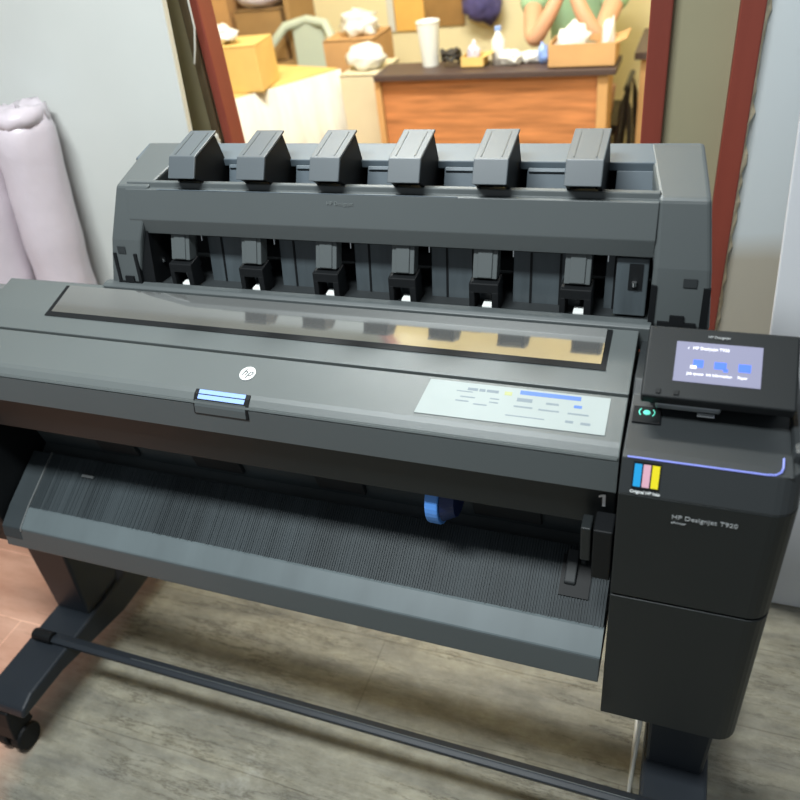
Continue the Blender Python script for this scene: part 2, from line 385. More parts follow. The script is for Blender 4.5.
# --- instruction sticker
so = V((-.311, .7205, .8929)); sw, sh = .247, .0585
sb = bm_new()
nn = X.cross(u).normalized()
pp = [so, so + X * .246 + u * .001, so + X * .246 + u * sh, so + X * .0075 + u * .0585]
lo = [sb.verts.new(q) for q in pp]; hi = [sb.verts.new(q + nn * .0006) for q in pp]
sb.faces.new(hi); sb.faces.new(lo)
for i in range(4): sb.faces.new((lo[i], lo[(i + 1) % 4], hi[(i + 1) % 4], hi[i]))
stk = link('instruction_sticker', sb, 'sticker', cover); stk['label'] = 'white paper sticker with a blue strip and small diagrams'
def onst(name, x, y, w, h, m):
    q = bm_new(); plate(q, so + nn * .0006, X, u, w, h, .0002, x, y); return link(name, q, m, stk)
onst('blue_strip', .132, .049, .078, .0065, 'sblue')
onst('yellow_mark', .112, .045, .010, .006, 'syell')
for x, y, w, h in ((.130, .0375, .020, .0055), (.168, .0375, .016, .003), (.128, .028, .024, .0022), (.160, .027, .026, .0022), (.197, .0265, .026, .0022),
                   (.055, .034, .020, .0018), (.05, .027, .018, .0018), (.075, .024, .018, .0018), (.095, .030, .012, .0016), (.095, .036, .012, .0016),
                   (.196, .013, .010, .0035), (.215, .0125, .012, .0035), (.12, .013, .05, .0014), (.048, .043, .022, .0015)):
    onst('printed_line', x, y, w, h, 'sgrey')
onst('blue_diagram', .203, .037, .010, .0045, 'sblue')
for x_, w_ in ((.062, .014), (.078, .008), (.088, .016)): onst('title_mark', x_, .0465, w_, .0042, 'sgrey')

# --- ribbed output tray
G_, H_, I_, J_ = (.79, .611), (.69, .557), (.655, .534), (.645, .489)
TX0, TX1 = -1.125, -.046
b = bm_new()
tv = slope(H_, G_); tn = X.cross(tv).normalized()
nr = 260; pitch = (TX1 - TX0) / nr; rings = []
rw = random.Random(5)
rowsA = []; rowsB = []
for i in range(nr):
    x = TX0 + i * pitch; dpt = .0007 + rw.random() * .0011
    for dx, dn in ((0, 0), (.18, dpt), (.55, dpt), (.73, 0)):
        a = V((x + dx * pitch, H_[0], H_[1])) + tn * (dn - .0015); c = V((x + dx * pitch, G_[0], G_[1])) + tn * (dn - .0015)
        rowsA.append(b.verts.new(a)); rowsB.append(b.verts.new(c))
for i in range(len(rowsA) - 1): b.faces.new((rowsA[i], rowsA[i + 1], rowsB[i + 1], rowsB[i]))
box(b, TX0, TX1, .70, .79, .535, .548)
tray = link('output_tray', b, 'tray', P)
b = bm_new()
prism(b, TX0, TX1, [(.692, .5575), (.688, .5570), (.6570, .5358), (.6553, .5338), (.658, .528), (.665, .510), (.70, .53), (.70, .552)])
link('tray_lip', b, 'lip', tray)
b = bm_new(); prism(b, -1.172, TX1, [(.6556, .5332), (.6545, .5310), (.6445, .492), (.647, .488), (.80, .489), (.80, .58), (.72, .545)]); link('tray_front', b, 'front', tray, bevel=.0015)
b = bm_new(); prism(b, -1.174, TX0 - .0025, [(.79, .611), (.69, .5575), (.655, .534), (.648, .51), (.72, .52), (.80, .59)]); link('tray_end_cap', b, 'tray', tray, bevel=.002)
b = bm_new(); prism(b, TX0 - .0025, TX0 + .0005, [(.79, .6135), (.69, .5597), (.655, .5364), (.652, .530), (.69, .553), (.79, .606)]); link('tray_seam_strip', b, 'steeld', tray)
b = bm_new(); plate(b, V((-1.033, .757, .5955)), X, tv, .028, .005, .002); link('tray_clip', b, 'steeld', tray)
# notch with a small black catch at the right end of the tray
b = bm_new(); plate(b, V((-.118, .722, .5742)), X, tv, .044, .062, .0026)
ntc = link('catch_plate', b, 'black', tray)
b = bm_new(); prism(b, -.112, -.095, [(.778, .618), (.735, .590), (.735, .580), (.778, .603)]); link('catch_lever', b, 'dark', ntc, bevel=.002)
b = bm_new(); prism(b, -.092, -.084, [(.776, .612), (.765, .605), (.765, .598), (.776, .600)]); link('catch_lever', b, 'dark', ntc, bevel=.002)
# blue disc lever in the output opening
b = bm_new()
seg = 40; rr = .050; cy, cz = .762, .712
front = [V((-.312, cy + rr * math.cos(t), cz + rr * math.sin(t))) for t in [2 * math.pi * k / seg for k in range(seg)]]
loft(b, [front, [p + V((.020, 0, 0)) for p in front]])
lev = link('blue_lever', b, 'blue', P, bevel=.002); lev['label'] = 'blue curved lever in the output opening'
b = bm_new(); loft(b, [[p * 1 + V((.021, 0, 0)) for p in [V((q.x, cy + (q.y - cy) * .9, cz + (q.z - cz) * .9)) for q in front]],
                       [V((-.272, cy + (q.y - cy) * .7, cz + (q.z - cz) * .7)) for q in front]])
link('lever_hub', b, new_mat('navy_plastic', (0.006, 0.02, 0.10), .4), lev)
# dark drop latches beside the cabinet
b = bm_new(); prism(b, -.082, -.069, [(.664, .787), (.69, .787), (.70, .72), (.667, .724)]); link('drop_latch', b, 'char', P, bevel=.002)
b = bm_new(); prism(b, -.0665, -.0425, [(.664, .786), (.70, .786), (.70, .69), (.666, .694)]); link('drop_latch', b, 'black', P, bevel=.002)
# --- left housing
b = bm_new()
prism(b, XL, -1.178, [(.70, .829), (.665, .80), (.655, .60), (.672, .46), (.70, .43), (1.02, .43), (1.05, .50), (1.05, .80), (.92, .88), (.79, .86)])
lh = link('left_housing', b, 'black', P, bevel=.006)
b = bm_new(); lathe(b, (-1.19, .664, .735), [(.0, -.003), (.0035, -.003), (.0035, .003), (0.0001, .003)], 10); link('screw_head', b, 'steel', lh)

# --- right cabinet
CX0, CX1 = -.040, .152
def cabinet_block(name, z0, z1, m, y0=.66, ytop=None, y1=.98):
    q = bm_new(); r = .028; pts = []
    def outline(yf, xr):
        o = [(CX0, yf)]
        for k in range(7):
            t = -math.pi / 2 + k * math.pi / 12
            o.append((xr - r + r * math.cos(t), yf + r + r * math.sin(t)))
        o += [(xr, y1), (CX0, y1)]
        return o
    rings = []
    for z, yf, xr in z0z1(z0, z1, y0, ytop if ytop else y0):
        rings.append([V((x, y, z)) for x, y in outline(yf, xr)])
    loft(q, rings)
    return link(name, q, m, P, bevel=.0015)
def z0z1(z0, z1, ya, yb): return [(z0, ya, CX1), (z1, yb, CX1)]
lower = cabinet_block('cabinet_lower_cover', .392, .6745, 'char')
upper = cabinet_block('cabinet_upper_cover', .6785, .861, 'char')
facet = cabinet_block('cabinet_front_slope', .861, .902, 'char2', .66, .6795, .91)
b = bm_new(); prism(b, CX0, CX1 - .012, [(.6795, .902), (.69, .9048), (.76, .906), (.785, .913), (.80, .928), (.92, .922), (.92, .88), (.69, .88)])
deck = link('cabinet_top', b, 'char2', P, bevel=.002)
b = bm_new(); box(b, .138, CX1 - .001, .705, .915, .88, .918); link('cabinet_side_rail', b, 'char2', P, bevel=.006)
# light strip
b = bm_new(); tube(b, [(CX0 + .006, .6790, .9030), (.112, .6790, .9030), (.121, .6800, .9034), (.1265, .684, .9048), (.1285, .69, .9065), (.129, .703, .909)], .0011, 8)
link('light_strip', b, 'blueled', P)
# power button pad
b = bm_new(); box(b, -.036, -.003, .738, .776, .900, .9085); pad = link('power_pad', b, 'black', P, bevel=.001)
b = bm_new(); lathe(b, (-.020, .757, .9085), [(0.0001, 0), (.0045, 0), (.004, .0012), (.0001, .0014)], 20); link('power_button', b, 'green', pad)
b = bm_new()
for a0 in (-.7, math.pi - .7):
    tube(b, [(-.020 + .009 * math.cos(a0 + t), .757 + .009 * math.sin(a0 + t), .9092) for t in [k * .14 for k in range(11)]], .0008, 6)
link('power_ring', b, 'green', pad)
# ink badge
fu = slope((.66, .861), (.68, .903)); fn = X.cross(fu).normalized()
fo = V((-.026, .66, .861)) + fn * .0008
b = bm_new(); plate(b, fo, X, fu, .0305, .034, .0004, -.0005, .0075); badge = link('ink_badge', b, 'black', facet)
for k, mm in enumerate(('cyan', 'pink', 'yellow')):
    b = bm_new(); plate(b, fo + fn * .0004, X, fu, .0082, .0275, .0004, .001 + k * .0098, .0115); link('ink_swatch', b, mm, badge)
link('badge_caption', text_mesh('Original HP Inks', .0050, fo + X * -.0015 + fu * .0035, X, fu, bold=.00012), 'white', badge)
# model lettering
zf = V((0, 0, 1))
link('model_lettering', text_mesh('HP Designjet T920', .0093, V((.0215, .6595, .8335)), X, zf), 'greyprint', upper)
link('small_lettering', text_mesh('ePrinter', .0050, V((.0215, .6595, .8255)), X, zf), 'greyprint', upper)
# --- control panel
pa, pb = (.740, .947), (.8235, .993)
pu = slope(pa, pb); pn = X.cross(pu).normalized(); po = V((-.029, *pa)); pw, ph = .166, math.hypot(.0835, .046)
b = bm_new(); plate(b, po - pn * .02, X, pu, pw, ph, .02); M['panelblack'] = new_mat('panel_black_plastic', (0.011, 0.013, 0.014), 0.5, spec=0.25, bump=0.1, bscale=900)
cp = link('control_panel', b, 'panelblack', P, bevel=.003, seg=3)
b = bm_new(); plate(b, po, X, pu, .094, .0525, .0007, .0335, .023); scr = link('screen', b, 'screen', cp)
def sc(x, y): return po + pn * .0008 + X * x + pu * y
link('screen_title', text_mesh('HP Designjet T920', .0052, sc(.052, .066), X, pu, bold=.0001), 'icontext', scr)
link('home_mark', text_mesh('‹', .007, sc(.046, .0655), X, pu), 'icontext', scr)
b = bm_new(); plate(b, sc(.054, .0425), X, pu, .011, .010, .0002); ic = link('screen_icon', b, 'icon', scr)
b = bm_new(); plate(b, sc(.051, .0405), X, pu, .007, .004, .0005); link('icon_highlight', b, 'icontext', ic)
b = bm_new(); plate(b, sc(.077, .0425), X, pu, .013, .009, .0002); plate(b, sc(.087, .0395), X, pu, .005, .004, .0002); link('screen_icon', b, 'icon', scr)
b = bm_new(); plate(b, sc(.103, .0415), X, pu, .013, .010, .0002); link('screen_icon', b, 'icon', scr)
for x, s in ((.057, 'Job queue'), (.083, 'Ink information'), (.108, 'Paper')):
    link('icon_caption', text_mesh(s, .0045, sc(x, .0325), X, pu, 'CENTER', bold=.00012), 'icontext', scr)
link('panel_lettering', text_mesh('HP Designjet', .0046, sc(.0795, .0825), X, pu, 'CENTER'), 'greyprint', cp)
for x in (.016, .036):
    b = bm_new(); plate(b, sc(x, .0045) - pn * .0006, X, pu, .006, .006, .0012); link('port_cover', b, 'black', cp, bevel=.0008)
b = bm_new(); box(b, -.020, .125, .775, .80, .90, .955); link('panel_bracket', b, 'black', P, bevel=.003)
b = bm_new(); prism(b, -.012, .062, [(.757, .916), (.775, .921), (.775, .931), (.757, .926)]); link('bracket_strip', b, 'steeld', P, bevel=.003)
b = bm_new(); prism(b, .036, .056, [(.752, .9145), (.757, .9150), (.757, .9175), (.752, .917)]); link('bracket_glint', b, 'steel', P, bevel=.001)  # bright sliver modelled in place of a thin highlight below the panel

# --- stacker
ST = P
def cheek(side):
    q = bm_new()
    prof = [(.906, .938), (.920, 1.019), (.945, 1.103), (1.068, 1.130), (1.082, 1.124), (1.10, .84)]
    if side < 0:
        outer = {0: -.930, 1: -.908, 2: -.882, 3: -.890, 4: -.892, 5: -.96}; inner = -.845
        inn = [-.868, -.846, -.816, -.795, -.795, -.868]
        out = [-.927, -.906, -.880, -.889, -.892, -.93]
    else:
        inn = [-.036, -.035, -.038, -.062, -.062, -.036]
        out = [.043, .036, .025, .010, .008, .04]
    a = [q.verts.new((inn[i], *prof[i])) for i in range(6)]; c = [q.verts.new((out[i], *prof[i])) for i in range(6)]
    q.faces.new(a); q.faces.new(list(reversed(c)))
    for i in range(6): q.faces.new((a[i], a[(i + 1) % 6], c[(i + 1) % 6], c[i]))
    return q
ck_l = link('stacker_cheek', cheek(-1), 'stack', P, bevel=.004)
ck_r = link('stacker_cheek', cheek(1), 'stack', P, bevel=.006, seg=3)
# recessed button, hinge bars, foot notch on each cheek
for ck, bx, bw, hb in ((ck_l, -.897, .016, ((-.908, -.902), (-.866, -.860))), (ck_r, .0035, .017, ((-.0355, -.028), (.029, .038)))):
    b = bm_new(); pl_u = slope((.906, .938), (.920, 1.019)); pn_ = X.cross(pl_u).normalized()
    ob = V((bx, .9155, .996)) + pn_ * .0005
    plate(b, ob, X, pl_u, bw, .012, .0008); rb = link('cheek_button', b, 'dark', ck, bevel=.0005)
    for x0, x1 in hb:
        b = bm_new(); prism(b, x0, x1, [(.9035, .935), (.9135, .996), (.918, .996), (.912, .935)]); link('hinge_bar', b, 'black', ck)
    xm = (hb[0][1] + hb[1][0]) / 2
    b = bm_new(); prism(b, xm - .024, xm + .024, [(.9000, .930), (.9045, .948), (.91, .948), (.91, .93)]); prism(b, xm - .009, xm + .009, [(.9035, .945), (.9065, .957), (.91, .957), (.91, .94)])
    link('hinge_foot', b, 'black', ck)
# front bar
b = bm_new(); prism(b, -.862, -.036, [(.958, 1.1085), (.9515, 1.107), (.9495, 1.0990), (.9425, 1.0985), (.9290, 1.0525), (.934, 1.026), (.95, 1.026), (.97, 1.07)])
bar = link('stacker_front_bar', b, 'stack', P, bevel=.0012)
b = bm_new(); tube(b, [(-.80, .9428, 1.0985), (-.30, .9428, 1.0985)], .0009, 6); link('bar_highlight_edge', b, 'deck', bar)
bu = slope((.9290, 1.0525), (.9425, 1.0985)); bn = X.cross(bu).normalized()
link('bar_lettering', text_mesh('HP Designjet', .008, V((-.500, .9380, 1.0835)) + bn * .0006, X, bu), 'dimprint', bar)
# back shell (dark interior) and stacker rear
b = bm_new(); prism(b, -.86, -.03, [(1.055, 1.06), (1.085, 1.118), (1.10, 1.118), (1.12, .92), (1.06, .92)]); link('stacker_back', b, 'black', P)
b = bm_new(); prism(b, -.89, .005, [(1.022, 1.1195), (1.068, 1.1295), (1.084, 1.122), (1.084, 1.108), (1.022, 1.108)]); link('stacker_top_rail', b, 'deck', P, bevel=.0015)
TABX = [-.762 + .1215 * i for i in range(6)]
for i in range(6):
    # recessed deck panel left of each tab / right of previous slot
    x0 = -.80 if i == 0 else TABX[i - 1] + .047 + .010
    x1 = TABX[i] + .030
    b = bm_new(); prism(b, x0, x1, [(1.018, 1.110), (.992, 1.060), (1.00, 1.058), (1.026, 1.108)])
    prism(b, x0 + .002, x1 - .0, [(1.0155, 1.113), (1.0125, 1.1085), (1.018, 1.108), (1.02, 1.112)])
    link('deck_panel', b, 'deck', P, bevel=.001)
b = bm_new(); prism(b, TABX[5] + .047 + .010, -.036, [(1.018, 1.110), (.992, 1.060), (1.00, 1.058), (1.026, 1.108)]); link('deck_panel', b, 'deck', P, bevel=.001)
# tabs
for i, x in enumerate(TABX):
    w = .0475
    b = bm_new(); prism(b, x, x + w, [(.931, 1.122), (.949, 1.1505), (1.020, 1.1665), (1.0215, 1.163), (.952, 1.147), (.935, 1.121)])
    tb = link('stacker_tab', b, 'tab', P, bevel=.0012)
    b = bm_new(); prism(b, x + w - .006, x + w - .001, [(.936, 1.122), (.952, 1.146), (1.015, 1.160), (1.035, 1.09), (1.0, 1.06), (.965, 1.095), (.95, 1.112)])
    prism(b, x + .001, x + .006, [(.936, 1.122), (.952, 1.146), (1.015, 1.160), (1.035, 1.09), (1.0, 1.06), (.965, 1.095), (.95, 1.112)])
    link('tab_side', b, 'black', tb)
    b = bm_new()
    for gx in (.008, .036): plate(b, V((x + gx, .954, 1.1515)), X, slope((.949, 1.1505), (1.02, 1.1665)), .002, .060, .0008)
    link('tab_groove', b, 'front', tb)
# arms behind the opening, with black clamps at their feet
ARMX = [-.799, -.664, -.532, -.406, -.281, -.151]
for i, x in enumerate(ARMX):
    w = .0355
    b = bm_new(); prism(b, x, x + w, [(.925, .985), (.955, 1.055), (.975, 1.055), (.945, .980)])
    prism(b, x + .007, x + w - .007, [(.9235, .987), (.953, 1.055), (.96, 1.055), (.93, .985)])
    am = link('stacker_arm', b, 'stack', P, bevel=.0012)
    b = bm_new(); prism(b, x - .004, x + w + .004, [(.916, .966), (.918, .980), (.945, .984), (.95, .966)])
    prism(b, x - .004, x + .004, [(.912, .938), (.916, .968), (.945, .968), (.945, .938)])
    prism(b, x + w - .006, x + w + .004, [(.912, .938), (.916, .968), (.945, .968), (.945, .938)])
    cl = link('arm_clamp', b, 'black', am, bevel=.0012)
    b = bm_new(); prism(b, x + .015, x + .030, [(.9135, .9435), (.9145, .9475), (.93, .9485), (.93, .9435)]); link('clamp_roller', b, 'whitepl', cl, bevel=.001)
    b = bm_new(); prism(b, x + w + .020, x + w + .0215, [(.944, 1.012), (.948, 1.032), (.95, 1.032), (.947, 1.012)]); link('arm_pin', b, 'steel', am)
# translucent blue grey guide panels between the arms, with ribs
for i in range(6):
    x0 = ARMX[i] + .052; x1 = (ARMX[i + 1] if i < 5 else -.074) + .020
    b = bm_new(); prism(b, x0, x1, [(.948, .93), (.977, 1.06), (.985, 1.06), (.96, .93)]); gp = link('guide_panel', b, 'panel', P, bevel=.001)
    for f in (.25, .68):
        xx = x0 + (x1 - x0) * f
        b = bm_new(); prism(b, xx, xx + .003, [(.9465, .93), (.9755, 1.06), (.979, 1.06), (.951, .93)]); link('guide_groove', b, 'black', gp)
    b = bm_new(); prism(b, x0, x1 - .006, [(.955, 1.015), (.97, 1.05), (.99, 1.055), (.99, 1.02)]); link('guide_header', b, 'dark', P)
# module at the right end of the opening
b = bm_new(); prism(b, -.083, -.041, [(.925, .942), (.942, 1.020), (.965, 1.020), (.95, .942)]); md = link('sensor_module', b, 'panel', P, bevel=.0015)
mu = slope((.925, .942), (.942, 1.020)); b = bm_new(); plate(b, V((-.066, .9325, .978)) + X.cross(mu) * .0004, X, mu, .018, .036, .0008); link('module_recess', b, 'black', md)
b = bm_new(); lathe(b, (-.058, .9305, .988), [(.0001, -.003), (.0035, -.003), (.0035, .003), (.0001, .003)], 12); link('module_screw', b, 'steel', md)
b = bm_new(); prism(b, -.8665, -.836, [(.909, .938), (.932, 1.030), (1.0, 1.06), (1.0, .938)]); link('side_bracket', b, 'black', P)
b = bm_new(); lathe(b, (-.834, .945, .972), [(.0001, -.003), (.003, -.003), (.003, .003), (.0001, .003)], 12); link('bracket_screw', b, 'steel', P)

# --- stand
for sx in (-1.280, .034):
    w = .107
    # post: slightly tapered, wider at the top
    q = bm_new()
    loft(q, [[V((sx + .004, .722, .165)), V((sx + w - .010, .722, .165)), V((sx + w - .010, .83, .165)), V((sx + .004, .83, .165))],
             [V((sx - .006, .742, .49)), V((sx + w + .004, .742, .49)), V((sx + w + .004, .92, .49)), V((sx - .006, .92, .49))]])
    link('stand_post', q, 'leg', P, bevel=.006)
    q = bm_new()
    prism(q, sx, sx + w, [(.478, .132), (.485, .152), (.52, .166), (.90, .166), (1.17, .150), (1.19, .130), (1.12, .120), (.95, .085), (.80, .085), (.60, .128)])
    ft = link('stand_foot', q, 'leg', P, bevel=.006)
    for cy_ in (.487, 1.155):
        cx = sx + .030
        q = bm_new(); prism(q, cx - .026, cx + .026, [(cy_ - .026, .050), (cy_ - .020, .090), (cy_ - .010, .128), (cy_ + .020, .132), (cy_ + .030, .095), (cy_ + .032, .055)])
        cs = link('caster', q, 'black', P, bevel=.004)
        for dx in (-.019, .019):
            q = bm_new(); c = V((cx + dx, cy_, .0315)); rg = [V((0, .031 * math.cos(t), .031 * math.sin(t))) for t in [2 * math.pi * k / 20 for k in range(20)]]
            loft(q, [[c + p * .9 + V((-.013, 0, 0)) for p in rg], [c + p + V((-.009, 0, 0)) for p in rg], [c + p + V((.009, 0, 0)) for p in rg], [c + p * .9 + V((.013, 0, 0)) for p in rg]])
            link('caster_wheel', q, 'black', cs)
# cross bar resting over both feet
q = bm_new(); prism(q, -1.225, .15, [(.632, .167), (.630, .178), (.640, .182), (.655, .178), (.655, .166), (.640, .164)])
cb = link('stand_crossbar', q, 'leg', P, bevel=.002)
q = bm_new(); tube(q, [(-1.262, .640, .178), (-1.212, .640, .178)], .013, 14); link('crossbar_end_clamp', q, 'black', cb)
q = bm_new(); tube(q, [(-1.0, .6415, .1822), (.10, .6415, .1822)], .0010, 8); link('crossbar_pale_line', q, 'front', cb)  # thin paler tube along the top of the crossbar

# thin pale line, drawn as a tube, next to the right leg
b = bm_new(); tube(b, [(.0215, .735, .37), (.0205, .734, .33), (.0225, .733, .28), (.0215, .733, .20), (.0205, .732, .12), (.019, .731, .02), (.019, .76, .006), (.02, .95, .006)], .0032, 8)
tag(link('pale_line', b, 'pale_line', wloc=(.027, .735, 0)), 'thin pale line running down beside the right leg of the printer stand', 'pale_line')

# ================================================================== THINGS AGAINST THE WALLS
def slab(name, pts, th, m, label, cat, bevel=.003):
    """leaning sheet: four front corners, thickness to the back"""
    q = bm_new(); p = [V(x) for x in pts]; n_ = (p[1] - p[0]).cross(p[3] - p[0]).normalized()
    f = [q.verts.new(x) for x in p]; g = [q.verts.new(x - n_ * th) for x in p]
    q.faces.new(f); q.faces.new(g)
    for i in range(4): q.faces.new((f[i], f[(i + 1) % 4], g[(i + 1) % 4], g[i]))
    c = sum(p, V()) / 4
    return tag(link(name, q, m, wloc=(c.x, c.y, min(x.z for x in p)), bevel=bevel), label, cat)
slab('white_board', [(-3.3, 1.30, .004), (-1.075, 1.30, .004), (-1.078, 1.497, 1.33), (-3.3, 1.497, 1.33)][:2] + [(-1.000, 1.494, 2.35), (-3.3, 1.496, 2.35)], .018, 'board',
     'large white board leaning on the wall left of the doorway, behind the wrapped rolls', 'board')
slab('laminate_sheet', [(.200, 1.262, .004), (1.25, 1.262, .004), (1.20, 1.478, 1.50), (.135, 1.478, 1.50)], .010, 'boardr',
     'white laminate panel leaning on the wall at the right edge', 'board')
# dark plank between board and jamb
slab('wooden_plank', [(-1.066, 1.49, .004), (-1.046, 1.49, .004), (-1.040, 1.505, 1.9), (-1.060, 1.505, 1.9)], .010, 'plank',
     'narrow dark brown plank standing between white board and red door post', 'plank')
b = bm_new(); tube(b, [(-1.040, 1.485, 1.6), (-1.030, 1.482, 1.40), (-1.024, 1.483, 1.30), (-1.027, 1.485, 1.23), (-1.036, 1.48, 1.19), (-1.046, 1.478, 1.16)], .0022, 6)
tag(link('cable', b, 'pale_line', wloc=(-1.05, 1.485, 1.2)), 'thin white cable looping down the wall left of the red door post', 'cable')
b = bm_new()
rnd = random.Random(11)
for k in range(6):
    a = rnd.random() * 6; pts = []
    for j in range(9):
        a += .7; pts.append((-1.045 + .016 * math.cos(a) + rnd.uniform(-.005, .005), 1.47 + .01 * math.sin(a), 1.005 + .012 * math.sin(a * 1.3 + k) - .004 * j / 2))
    tube(b, pts, .0016, 5)
tag(link('wire_bundle', b, 'pale_line', wloc=(-1.045, 1.47, 1.0)), 'small tangle of pale wires beside the foot of the visible red door post', 'wire')

def roll(xt, yt, xb, yb, r, zt, label, seed):
    q = bm_new(); top_ = V((xt, yt, zt)); bot = V((xb, yb, .01)); d = (bot - top_)
    rg = random.Random(seed); rings = []
    ns = 26
    for k in range(ns + 1):
        f = k / ns; c = top_ + d * f; rr_ = r * (1 + rg.uniform(-.035, .035))
        if k == 0: rr_ *= .86
        rings.append([c + V((rr_ * math.cos(t) * (1 + .05 * math.sin(3 * t + k * .35) + .02 * math.sin(7 * t + k)), rr_ * math.sin(t), 0)) for t in [2 * math.pi * j / 28 for j in range(28)]])
    loft(q, rings)
    rt = link('wrapped_roll', q, 'wrap', smooth=True, wloc=(xb, yb, 0))
    tag(rt, label, 'roll', 'bubble wrapped rolls leaning at the left')
    q = bm_new()
    pts = []
    rings = []
    for f, z in ((.97, -.02), (.93, .0), (.85, .010), (.6, .012), (.25, .006), (.02, .010)):
        rings.append([top_ + V((r * f * math.cos(t) * (1 + rg.uniform(-.1, .1)), r * f * math.sin(t), z + rg.uniform(-.008, .008))) for t in [2 * math.pi * j / 20 for j in range(20)]])
    loft(q, rings)
    link('plastic_end', q, 'wrap', rt, smooth=True)
roll(-1.420, 1.31, -1.47, 1.19, .068, 1.115, 'pinkish bubble wrapped roll standing nearest the printer against the white board', 1)
roll(-1.580, 1.28, -1.640, 1.16, .082, 1.095, 'pale wrapped roll at the left edge of the photo, left of the pinkish roll', 2)

# ================================================================== ROOM BEYOND THE DOORWAY
# desk
D = empty('desk', (-.78, 3.25, 0), 'brown wooden desk with dark top edge in the room beyond the doorway', 'desk')
b = bm_new(); box(b, -1.255, -.305, 2.94, 3.13, .727, .75); link('desktop', b, 'desktop', D, bevel=.003)
b = bm_new(); box(b, -1.235, -.375, 2.975, 2.993, .08, .722); link('modesty_panel', b, 'wooddesk', D)
b = bm_new(); box(b, -.372, -.335, 2.96, 3.12, 0, .722); link('side_panel', b, 'deskside', D)
b = bm_new(); box(b, -1.262, -1.238, 2.96, 3.12, 0, .722); link('side_panel', b, 'deskside', D)
def carton(name, x0, x1, y0, y1, z0, z1, m, label, cat='box', flaps=True, rot=0):
    c = V(((x0 + x1) / 2, (y0 + y1) / 2, z0)); t = .005
    e = empty(name, c, label, cat)
    q = bm_new(); box(q, x0, x1, y0, y0 + t, z0, z1); box(q, x0, x1, y1 - t, y1, z0, z1); box(q, x0, x0 + t, y0 + t, y1 - t, z0, z1); box(q, x1 - t, x1, y0 + t, y1 - t, z0, z1); box(q, x0, x1, y0, y1, z0, z0 + t)
    link('walls', q, m, e)
    if flaps:
        q = bm_new()
        plate(q, V((x1, y0, z1)), V((0, 1, 0)), V((.8, 0, -.6)) if flaps == 2 else V((.85, 0, .35)).normalized(), y1 - y0, .04, .004)
        link('flap', q, m, e)
    else:
        q = bm_new(); box(q, x0, x1, y0, y1, z1 - t, z1 + .001); link('lid', q, m, e)
    e.rotation_euler.z = rot
    return e
carton('carton', -.555, -.315, 2.965, 3.115, .7505, .832, 'carton', 'open brown carton on the right end of the desk in front of the person')
# things on the desk
b = bm_new(); lathe(b, (-1.052, 3.08, .7505), [(.0001, 0), (.034, 0), (.046, .16), (.049, .163), (.046, .165), (.043, .16), (.033, .006), (.0001, .006)], 28)
tag(link('foam_cup', b, 'whitepl', wloc=(-1.052, 3.08, .7505)), 'tall white cup on the left half of the desk', 'cup')
b = bm_new()
tube(b, [(-.955 + .035 * math.cos(t), 3.05 + .035 * math.sin(t), .762 + .018 * math.sin(t * 2.5) ** 2 + k * .0016) for k, t in enumerate([j * .5 for j in range(26)])], .009, 8)
tag(link('cable_coil', b, 'blackmetal', wloc=(-.955, 3.05, .7505)), 'dark coiled cable on the desk right of the tall white cup', 'cable')
carton('small_box', -.905, -.815, 3.01, 3.09, .7505, .790, 'cartony', 'small tan open box holding clutter in the middle of the desk', flaps=1)
def clutter(name, c, r, m, label, cat, seed, noise=.5):
    q = bm_new(); blob(q, (c[0], c[1], c[2] + r[2] * .85), r, 3, noise, seed)
    lo_ = min(v.co.z for v in q.verts)
    for v in q.verts: v.co.z = max(c[2] + .0006, v.co.z)
    return tag(link(name, q, m, smooth=True, wloc=c), label, cat)
clutter('crumpled_bag', (-.862, 3.05, .757), (.022, .022, .042), 'lav', 'lavender crumpled bag sticking out of the small tan box', 'bag', 4)
def bottle(x, y, z, h, r, m, cap, label):
    e = empty('bottle', (x, y, z), label, 'bottle')
    q = bm_new(); lathe(q, (x, y, z), [(.0001, 0), (r, 0), (r, h * .65), (r * .45, h * .82), (r * .4, h * .9), (.0001, h * .9)], 18); link('body', q, m, e, smooth=True)
    q = bm_new(); lathe(q, (x, y, z), [(.0001, h * .9), (r * .5, h * .9), (r * .5, h), (.0001, h)], 14); link('cap', q, cap, e)
bottle(-.765, 3.06, .7505, .135, .026, 'plasticbag', 'bluelabel', 'white bottle with blue cap right of the small tan box')
clutter('crumpled_paper', (-.715, 3.05, .7505), (.045, .035, .028), 'plasticbag', 'crumpled white paper on the desk right of the capped bottle', 'paper', 5)
clutter('white_pouch', (-.640, 3.07, .7505), (.045, .03, .022), 'plasticbag', 'white pouch on the desk between crumpled paper and blue pack', 'pouch', 6)
clutter('blue_pack', (-.590, 3.05, .7505), (.020, .02, .036), 'bluelabel', 'small blue and white pack beside the open brown carton', 'pack', 7)
clutter('white_bag', (-.475, 3.04, .757), (.065, .05, .068), 'plasticbag', 'white plastic bag bulging out of the open brown carton', 'bag', 8)
clutter('blue_white_bag', (-.348, 3.04, .757), (.022, .026, .078), 'plasticbag', 'pale bag standing at the right corner inside the open brown carton', 'bag', 9)

